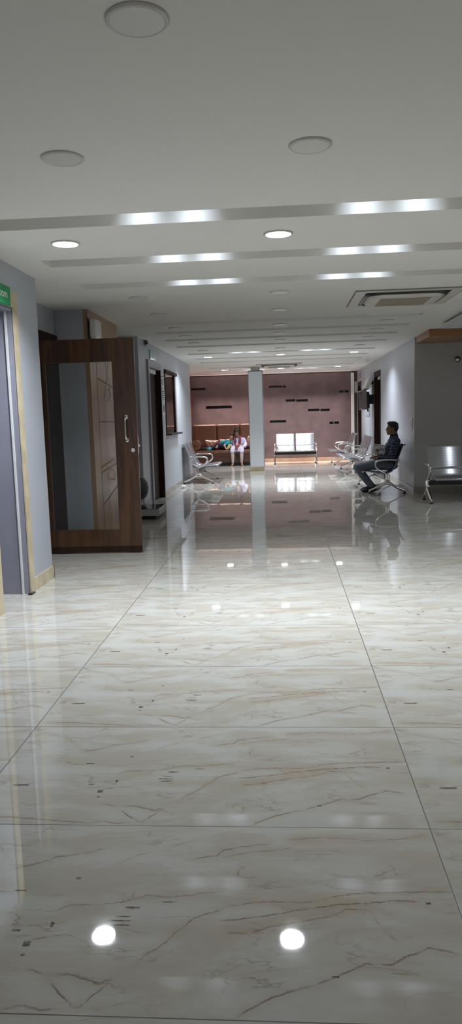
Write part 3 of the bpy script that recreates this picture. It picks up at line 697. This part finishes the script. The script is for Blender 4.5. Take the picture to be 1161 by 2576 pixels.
# slim strips in the slots: each throws its light on the slot's far face and down to the floor
def strip(label, x, y, L):
    t = thing('strip_light', label, 'strip light', (x, y, HC+SD-.004))
    link('housing', B((-L/2-.01, L/2+.01, 0, .012, -.05, 0)), 'white', t)
    link('diffuser', B((-L/2, L/2, .012, .020, -.046, -.006)), 'strip', t)
    l = bpy.data.lights.new('lamp_light', 'AREA'); l.shape = 'RECTANGLE'; l.size = .05; l.size_y = .03; l.energy = STRIP_W; l.color = (.72, .83, 1.0); l.spread = math.radians(80)
    o = bpy.data.objects.new('lamp_light', l); COL.objects.link(o); o.parent = t; o.location = (0, .024, -.026); o.rotation_euler = (math.radians(68), 0, 0)
for y, w in ((4.71, 'first ceiling slot'), (5.86, 'second ceiling slot'), (6.88, 'third ceiling slot'), (14.35, 'far lit ceiling slot'), (19.78, 'lit ceiling slot behind the column')):
    for x, n in ((-.84, 'leftmost'), (-.52, 'second from left'), (.52, 'third from left'), (.84, 'rightmost')):
        strip('slim strip light inside the %s, %s of four' % (w, n), x, y-SW+.001, .11)
t = thing('cove_light', 'long warm strip light inside the cove over the far wall', 'strip light', (-.3, 21.40, HC+SD-.004))
link('housing', B((-2.25, 2.25, -.03, .03, -.012, 0)), 'white', t); link('diffuser', B((-2.24, 2.24, -.022, .022, -.02, -.012)), 'cove', t)
l = bpy.data.lights.new('lamp_light', 'AREA'); l.shape = 'RECTANGLE'; l.size = 4.4; l.size_y = .05; l.energy = COVE_W; l.color = (1.0, .86, .83); l.spread = math.radians(46)
o = bpy.data.objects.new('lamp_light', l); COL.objects.link(o); o.parent = t; o.location = (0, 0, -.03)

# ------------------------------------------------------------------ people
def ico(sub=2):
    bm = bmesh.new(); bmesh.ops.create_icosphere(bm, subdivisions=sub, radius=1.0); v = [x.co.copy() for x in bm.verts]; bm.free(); return v
SPH = ico(2)
def hull(bm, pts):
    vs = [bm.verts.new(p) for p in pts]
    r = bmesh.ops.convex_hull(bm, input=vs)
    bmesh.ops.delete(bm, geom=[g for g in r['geom_interior'] if isinstance(g, bmesh.types.BMVert)], context='VERTS')
def cap(bm, *pr, sq=(1, 1, 1)):
    """tapered capsules through (point, radius) pairs"""
    for (p, r), (q, s) in zip(pr, pr[1:]):
        p, q = Vector(p), Vector(q)
        hull(bm, [p+Vector((v.x*r*sq[0], v.y*r*sq[1], v.z*r*sq[2])) for v in SPH]+[q+Vector((v.x*s*sq[0], v.y*s*sq[1], v.z*s*sq[2])) for v in SPH])
def ell(bm, c, r, rot=None):
    m = Matrix.Identity(3) if rot is None else (Matrix.Rotation(rot[2], 3, 'Z') @ Matrix.Rotation(rot[1], 3, 'Y') @ Matrix.Rotation(rot[0], 3, 'X'))
    hull(bm, [Vector(c) + m @ Vector((v.x*r[0], v.y*r[1], v.z*r[2])) for v in SPH])
def fuse(name, bm, m, parent, vox=.006, it=3, cut=None):
    o = link(name, bm, m, parent)
    r = o.modifiers.new('remesh', 'REMESH'); r.mode = 'VOXEL'; r.voxel_size = vox; r.use_smooth_shade = True
    s = o.modifiers.new('smooth', 'SMOOTH'); s.factor = .5; s.iterations = it
    bpy.context.view_layer.update(); dg = bpy.context.evaluated_depsgraph_get()
    me = bpy.data.meshes.new_from_object(o.evaluated_get(dg)); me.name = name
    o.modifiers.clear(); o.data = me; me.materials.clear(); me.materials.append(M[m] if isinstance(m, str) else m)
    for p in me.polygons: p.use_smooth = True
    return o
def head(bm, c, R, k=1.0, beard=False):
    """face along local +X rotated by R, c = head centre"""
    c = Vector(c)
    def e(p, r): 
        hull(bm, [c + R @ (Vector(p)*k + Vector((v.x*r[0], v.y*r[1], v.z*r[2]))*k) for v in SPH])
    e((-.012, 0, .028), (.092, .074, .088)); e((.022, 0, -.035), (.060, .058, .075)); e((.048, 0, -.088), (.030, .030, .022)); e((.02, 0, -.06), (.055, .052, .045))
    e((.072, 0, .030), (.014, .045, .010))
    hull(bm, [c + R @ (Vector(p)*k) for p in ((.082, .006, .018), (.082, -.006, .018), (.106, .011, -.030), (.106, -.011, -.030), (.080, .020, -.036), (.080, -.020, -.036), (.112, 0, -.026), (.07, 0, .01), (.07, 0, -.04))])
    e((.084, 0, -.057), (.010, .024, .007)); e((.080, 0, -.070), (.010, .020, .008))
    for s in (-1, 1):
        e((-.005, s*.074, -.012), (.020, .009, .030)); e((.062, s*.036, -.018), (.020, .020, .020))
def eyes(parent, c, R, k=1.0):
    bm = bmesh.new()
    for s in (-1, 1):
        p = Vector(c) + R @ (Vector((.076, s*.032, .006))*k); ell(bm, p, (.009*k, .012*k, .007*k))
    link('eyes', bm, 'black', parent, True)
    bm = bmesh.new()
    for s in (-1, 1):
        hull(bm, [Vector(c) + R @ (Vector((.083, s*.033, .030))*k + Vector((v.x*.006, v.y*.020, v.z*.004))*k) for v in SPH])
    link('eyebrows', bm, 'hair', parent, True)
def hand(bm, wrist, palm, tips, thumb, r=.0085, palm_r=(.040, .016, .040)):
    """palm between wrist and knuckles; tips: four fingers as lists of points, thumb list from the side of the palm"""
    cap(bm, (wrist, .022), (palm, .027))
    for f in tips:
        cap(bm, *[(p, r*(1-.12*i)) for i, p in enumerate(f)])
    cap(bm, *[(p, .0105*(1-.12*i)) for i, p in enumerate(thumb)])
def RM(yaw, pitch=0, roll=0):
    return Matrix.Rotation(yaw, 3, 'Z') @ Matrix.Rotation(pitch, 3, 'Y') @ Matrix.Rotation(roll, 3, 'X')

# --- the man on the right, seen in profile, facing left (-X)
MY = 12.86
man = thing('person', 'man in navy check shirt and grey trousers sitting with a folded magazine', 'person', (1.80, MY, 0))
def mp(x, y, z): return (x-1.80, y, z)
hc = mp(1.888, -.005, 1.092); HR = RM(PI, -.06)
bm = bmesh.new()
head(bm, hc, HR)
cap(bm, (mp(1.922, 0, 1.045), .062), (mp(1.93, 0, .92), .066))
ell(bm, mp(1.93, 0, .86), (.095, .185, .075)); ell(bm, mp(1.915, 0, .73), (.105, .165, .17)); ell(bm, mp(1.88, 0, .55), (.115, .155, .15)); ell(bm, mp(1.86, 0, .46), (.125, .165, .085))
for s in (-1, 1):
    cap(bm, (mp(1.85, s*.09, .465), .082), (mp(1.55, s*.10, .478), .070), (mp(1.30, s*.105, .445), .055))
    cap(bm, (mp(1.30, s*.105, .44), .052), (mp(1.42, s*.10, .28), .052), (mp(1.55, s*.095, .10), .036))
    cap(bm, (mp(1.56, s*.095, .075), .036), (mp(1.45, s*.10, .05), .032), (mp(1.38, s*.10, .038), .026))
# near arm (camera side) and far arm
cap(bm, (mp(1.945, -.185, .865), .052), (mp(1.885, -.225, .71), .045), (mp(1.835, -.218, .590), .039))
cap(bm, (mp(1.835, -.218, .590), .039), (mp(1.73, -.165, .585), .034), (mp(1.62, -.10, .595), .026))
cap(bm, (mp(1.945, .185, .865), .052), (mp(1.885, .225, .71), .045), (mp(1.835, .215, .590), .039))
cap(bm, (mp(1.835, .215, .590), .039), (mp(1.73, .12, .62), .034), (mp(1.66, .035, .655), .026))
# near hand: palm over the lap, fingers curled under the magazine edge
hand(bm, mp(1.62, -.10, .595), mp(1.565, -.075, .600),
     [[mp(1.545, -.085+.020*i, .615-.006*i), mp(1.510+.004*i, -.072+.020*i, .600-.006*i), mp(1.506+.006*i, -.055+.018*i, .572)] for i in range(4)],
     [mp(1.585, -.085, .618), mp(1.555, -.072, .645), mp(1.535, -.058, .652)])
# far hand: fingers up across the front of the magazine
hand(bm, mp(1.66, .035, .655), mp(1.635, -.028, .672),
     [[mp(1.615+.016*i, -.042, .690+.004*i), mp(1.606+.018*i, -.066, .722+.005*i), mp(1.612+.018*i, -.071, .752-.004*abs(i-1))] for i in range(4)],
     [mp(1.612, -.02, .66), mp(1.585, -.040, .680), mp(1.575, -.050, .705)])
fuse('body', bm, 'skin', man, .0055, 2)
eyes(man, hc, HR)
# hair: cap of short hair over skull, back and sides
bm = bmesh.new(); c = Vector(hc)
def he(p, r): hull(bm, [c + HR @ (Vector(p) + Vector((v.x*r[0], v.y*r[1], v.z*r[2]))) for v in SPH])
he((-.018, 0, .062), (.096, .080, .070)); he((-.055, 0, .020), (.062, .078, .080)); he((-.062, 0, -.035), (.036, .056, .040)); he((.030, 0, .094), (.060, .060, .034)); he((.058, 0, .088), (.028, .050, .024))
for s in (-1, 1): he((.0, s*.066, .035), (.030, .013, .038))
fuse('hair', bm, 'hair', man, .006, 2)
bm = bmesh.new()
def be(p, r): hull(bm, [c + HR @ (Vector(p) + Vector((v.x*r[0], v.y*r[1], v.z*r[2]))) for v in SPH])
be((.087, 0, -.048), (.011, .028, .006)); be((.060, 0, -.100), (.020, .024, .011))
for s in (-1, 1): be((.004, s*.063, -.030), (.010, .009, .026))
fuse('beard', bm, 'hair', man, .005, 2)
# shirt
bm = bmesh.new()
ell(bm, mp(1.925, 0, .872), (.112, .205, .090)); ell(bm, mp(1.898, 0, .74), (.138, .190, .18)); ell(bm, mp(1.862, 0, .57), (.150, .178, .17)); ell(bm, mp(1.855, 0, .475), (.135, .178, .075)); cap(bm, (mp(1.925, 0, .94), .080), (mp(1.925, 0, .972), .072))
cap(bm, (mp(1.938, -.185, .875), .074), (mp(1.885, -.228, .71), .068), (mp(1.835, -.222, .590), .058)); cap(bm, (mp(1.835, -.222, .590), .058), (mp(1.74, -.178, .592), .052), (mp(1.665, -.123, .594), .040))
cap(bm, (mp(1.938, .185, .875), .074), (mp(1.885, .228, .71), .068), (mp(1.835, .218, .590), .058)); cap(bm, (mp(1.835, .218, .590), .058), (mp(1.76, .15, .615), .048), (mp(1.70, .085, .635), .038))
sh = fuse('shirt', bm, 'check', man, .007, 3)
bm = bmesh.new()
for s in (-1, 1): hull(bm, [mp(1.850, s*.012, .955), mp(1.842, s*.055, .900), mp(1.858, s*.065, .915), mp(1.885, s*.07, .985), mp(1.962, s*.06, .992), mp(1.975, s*.02, .985), mp(1.90, s*.066, .955), mp(1.98, s*.055, .94)])
fuse('collar', bm, 'check', sh, .006, 1)
bm = bmesh.new()
ell(bm, mp(1.858, 0, .45), (.140, .178, .082))
for s in (-1, 1):
    cap(bm, (mp(1.85, s*.09, .462), .090), (mp(1.55, s*.10, .474), .080), (mp(1.298, s*.105, .436), .066))
    cap(bm, (mp(1.298, s*.105, .432), .066), (mp(1.40, s*.10, .28), .066), (mp(1.515, s*.096, .135), .060))
fuse('trousers', bm, 'jeans', man, .007, 3)
for s in (-1, 1):
    bm = bmesh.new()
    cap(bm, (mp(1.575, s*.097, .058), .046), (mp(1.47, s*.10, .050), .044), (mp(1.385, s*.10, .034), .032)); cap(bm, (mp(1.56, s*.096, .11), .044), (mp(1.555, s*.096, .07), .046))
    for v in bm.verts: v.co.z = max(v.co.z, .004)
    fuse('shoe', bm, 'shoe', man, .006, 2)
# magazine
t = thing('magazine', 'folded white magazine held upright by the seated man', 'magazine', (1.655, MY-.045, .665))
bm = B((-.105, .105, -.004, .004, 0, .165)); link('pages', bm, 'paper', t)
link('print', B((-.095, -.02, -.0052, -.0041, .135, .155), (-.09, -.01, -.0052, -.0041, .06, .067), (.01, .09, -.0052, -.0041, .06, .10), (.01, .04, -.0052, -.0041, .12, .135)), 'ink_blue', t)
t.rotation_euler = (0, .13, .10)

# --- the woman on the sofa, facing the camera (-Y)
wom = thing('person', 'woman in lavender printed kurta and beige leggings looking down at a phone', 'person', (-1.265, 20.75, 0))
hc = (-.015, -.03, .915); HR = RM(-PI/2, .50)
bm = bmesh.new()
head(bm, hc, HR, .94)
cap(bm, (( -.01, .04, .86), .045), ((0, .07, .76), .055))
ell(bm, (0, .08, .72), (.165, .085, .07)); ell(bm, (0, .08, .62), (.145, .10, .14)); ell(bm, (0, .09, .54), (.16, .115, .11))
for s in (-1, 1):
    cap(bm, ((s*.09, .05, .52), .082), ((s*.12, -.18, .50), .068), ((s*.13, -.30, .455), .052))
    cap(bm, ((s*.13, -.30, .455), .052), ((s*.125, -.325, .28), .048), ((s*.122+(.01 if s > 0 else -.0), -.335, .075), .030))
    cap(bm, ((s*.128, -.33, .055), .032), ((s*.135, -.39, .038), .030), ((s*.145, -.46, .022), .022))
    for i in range(5): cap(bm, ((s*(.128+.011*i), -.455, .020), .010), ((s*(.130+.0115*i), -.482+.004*i, .014), .0075))
    cap(bm, ((s*.165, .08, .72), .045), ((s*.215, .04, .60), .038), ((s*.205, -.03, .53), .034))
    cap(bm, ((s*.205, -.03, .53), .034), ((s*.12, -.12, .545), .030), ((s*.050, -.17, .565), .022))
    hand(bm, (s*.050, -.17, .565), (s*.026, -.195, .575),
         [[(s*.020, -.215, .578-.014*i), (s*.000, -.232, .582-.013*i), (-s*.018, -.226, .585-.013*i)] for i in range(4)],
         [(s*.030, -.195, .592), (s*.018, -.195, .615), (s*.006, -.198, .630)], .0075)
fuse('body', bm, 'skin', wom, .0055, 2)
eyes(wom, hc, HR, .94)
bm = bmesh.new(); c = Vector(hc)
def he(p, r): hull(bm, [c + HR @ (Vector(p) + Vector((v.x*r[0], v.y*r[1], v.z*r[2]))) for v in SPH])
he((-.022, 0, .050), (.090, .078, .068)); he((-.05, 0, .0), (.058, .076, .085)); he((.035, 0, .078), (.045, .055, .030)); 
for s in (-1, 1): he((.005, s*.066, .01), (.035, .014, .055))
hr = fuse('hair', bm, 'hair', wom, .006, 2)
bm = bmesh.new(); ell(bm, (-.02, .05, 1.035), (.045, .045, .040)); ell(bm, (-.02, .045, 1.062), (.026, .026, .026)); fuse('hair_bun', bm, 'hair', hr, .006, 1)
bm = bmesh.new()
ell(bm, (0, .08, .725), (.180, .095, .072)); ell(bm, (0, .075, .62), (.160, .115, .145)); ell(bm, (0, .09, .53), (.178, .13, .09))
for s in (-1, 1):
    cap(bm, ((s*.165, .08, .72), .058), ((s*.218, .04, .60), .055), ((s*.207, -.03, .53), .050)); cap(bm, ((s*.207, -.03, .53), .050), ((s*.165, -.075, .535), .044))
kt = fuse('kurta', bm, 'print', wom, .007, 3)
bm = bmesh.new()
for s in (-1, 1): cap(bm, ((s*.08, .05, .51), .095), ((s*.115, -.18, .490), .078), ((s*.130, -.30, .452), .066)); cap(bm, ((s*.130, -.30, .452), .066), ((s*.13, -.325, .405), .064))
hull(bm, [(-.10, .05, .56), (.10, .05, .56), (-.14, -.30, .51), (.14, -.30, .51), (-.15, -.335, .40), (.15, -.335, .40), (-.10, .05, .45), (.10, .05, .45)])
fuse('kurta_skirt', bm, 'kurta_white', wom, .007, 3)
bm = bmesh.new()
for s in (-1, 1): cap(bm, ((s*.13, -.30, .455), .056), ((s*.126, -.325, .28), .053), ((s*.124, -.334, .10), .036))
fuse('leggings', bm, 'leggings', wom, .006, 3)
bm = bmesh.new()
cap(bm, ((-.075, .0, .80), .030), ((-.07, -.055, .70), .030), ((-.04, -.07, .58), .032), sq=(1.3, .6, 1.0)); cap(bm, ((.075, .0, .80), .030), ((.075, -.055, .70), .032), ((.055, -.08, .58), .036), ((.0, -.20, .50), .036), sq=(1.3, .6, 1.0)); cap(bm, ((-.08, .04, .80), .028), ((0, .10, .81), .028), ((.08, .04, .80), .028), sq=(1.3, .6, 1.0)); cap(bm, ((.0, -.20, .51), .040), ((-.01, -.325, .515), .034), ((-.01, -.41, .46), .026), sq=(1.3, .6, 1.0))
fuse('scarf', bm, 'scarf', wom, .007, 2)
t = thing('smartphone', 'red cased phone in the hands of the seated woman', 'phone', (-1.265, 20.75-.232, .575))
link('case', B((-.036, .036, -.006, .004, 0, .085)), 'red', t, bevel=.004); link('screen', B((-.032, .032, .0041, .0055, .004, .081)), 'black', t)
t.rotation_euler = (-.5, 0, 0)

# --- the boy leaning on her
boy = thing('person', 'boy in teal shirt leaning on the woman, legs curled on the sofa', 'person', (-1.66, 20.80, .445))
hc = (.235, -.06, .365); HR = RM(-PI/2-.15, .18, -.38)
bm = bmesh.new()
head(bm, hc, HR, .84)
cap(bm, ((.205, -.04, .29), .038), ((.165, -.03, .245), .042))
ell(bm, (.12, -.02, .215), (.12, .075, .065), (0, .42, 0)); ell(bm, (.07, -.02, .145), (.105, .08, .085), (0, .42, 0)); ell(bm, (.03, 0, .085), (.105, .085, .08))
# legs curled to the left on the seat
cap(bm, ((.0, -.04, .085), .068), ((-.12, -.14, .155), .056), ((-.15, -.17, .16), .048)); cap(bm, ((-.15, -.17, .16), .048), ((-.25, -.13, .085), .040), ((-.345, -.10, .045), .030))
cap(bm, ((.0, .03, .08), .068), ((-.14, -.05, .075), .056), ((-.2, -.08, .07), .048)); cap(bm, ((-.2, -.08, .07), .048), ((-.29, .02, .055), .040), ((-.37, .06, .045), .030))
cap(bm, ((-.345, -.10, .045), .030), ((-.39, -.15, .03), .026), ((-.40, -.19, .02), .018)); cap(bm, ((-.37, .06, .045), .030), ((-.44, .05, .04), .026), ((-.47, .04, .03), .018))
# arm to the left resting on the knee, other arm down to the seat
cap(bm, ((.015, -.05, .235), .036), ((-.06, -.10, .21), .030), ((-.13, -.14, .175), .026)); cap(bm, ((-.13, -.14, .175), .026), ((-.155, -.19, .15), .022), ((-.17, -.215, .125), .018))
hand(bm, (-.17, -.215, .125), (-.18, -.222, .105), [[(-.175-.012*i, -.228, .092), (-.177-.013*i, -.232, .070), (-.176-.012*i, -.226, .055)] for i in range(4)], [(-.165, -.22, .105), (-.152, -.225, .088), (-.15, -.226, .075)], .0065)
cap(bm, ((.16, -.08, .20), .036), ((.06, -.165, .16), .030), ((.03, -.20, .13), .027)); cap(bm, ((.03, -.20, .13), .027), ((.06, -.235, .07), .022), ((.08, -.25, .035), .018))
hand(bm, (.08, -.25, .035), (.095, -.26, .026), [[(.108, -.275+.012*i, .020), (.128, -.28+.013*i, .018), (.142, -.282+.013*i, .014)] for i in range(4)], [(.09, -.245, .03), (.10, -.228, .025), (.112, -.222, .02)], .0065)
fuse('body', bm, 'skin_light', boy, .0055, 2)
eyes(boy, hc, HR, .84)
bm = bmesh.new(); c = Vector(hc)
def he(p, r): hull(bm, [c + HR @ (Vector(p)*.84 + Vector((v.x*r[0], v.y*r[1], v.z*r[2]))*.84) for v in SPH])
he((-.022, 0, .055), (.096, .082, .070)); he((-.055, 0, .0), (.060, .078, .075)); he((.045, 0, .080), (.045, .060, .030))
for s in (-1, 1): he((.0, s*.068, .025), (.036, .014, .040))
fuse('hair', bm, 'hair', boy, .006, 2)
bm = bmesh.new()
ell(bm, (.12, -.02, .213), (.132, .088, .074), (0, .42, 0)); ell(bm, (.07, -.02, .145), (.118, .094, .096), (0, .42, 0)); ell(bm, (.035, 0, .085), (.115, .096, .075)); 
cap(bm, ((.02, -.05, .232), .048), ((-.055, -.10, .212), .044)); cap(bm, ((.16, -.08, .20), .048), ((.08, -.15, .168), .044))
fuse('tshirt', bm, 'teal', boy, .007, 3)
bm = bmesh.new()
ell(bm, (.02, 0, .075), (.115, .098, .072))
cap(bm, ((.0, -.04, .085), .076), ((-.12, -.14, .155), .064), ((-.15, -.17, .16), .058)); cap(bm, ((-.15, -.17, .16), .058), ((-.25, -.13, .085), .050), ((-.335, -.10, .048), .042))
cap(bm, ((.0, .03, .08), .076), ((-.14, -.05, .075), .064), ((-.2, -.08, .07), .058)); cap(bm, ((-.2, -.08, .07), .058), ((-.29, .02, .055), .050), ((-.36, .06, .048), .042))
fuse('trousers', bm, 'navy', boy, .007, 3)
bm = bmesh.new()
cap(bm, ((-.34, -.10, .045), .038), ((-.39, -.15, .036), .034), ((-.405, -.20, .022), .024)); fuse('sock', bm, 'sock', boy, .006, 2)
bm = bmesh.new(); cap(bm, ((-.365, .06, .045), .038), ((-.44, .05, .04), .034), ((-.475, .04, .03), .026)); fuse('sock', bm, 'sock', boy, .006, 2)
o = link('booklet', B((-.006, .006, -.07, .07, -.075, .075)), 'yellow'); o.location = (-1.50, 20.55, .545); o.rotation_euler = (0, .55, .5); tagit(o, 'thin yellow booklet standing in the lap of the boy', 'booklet')
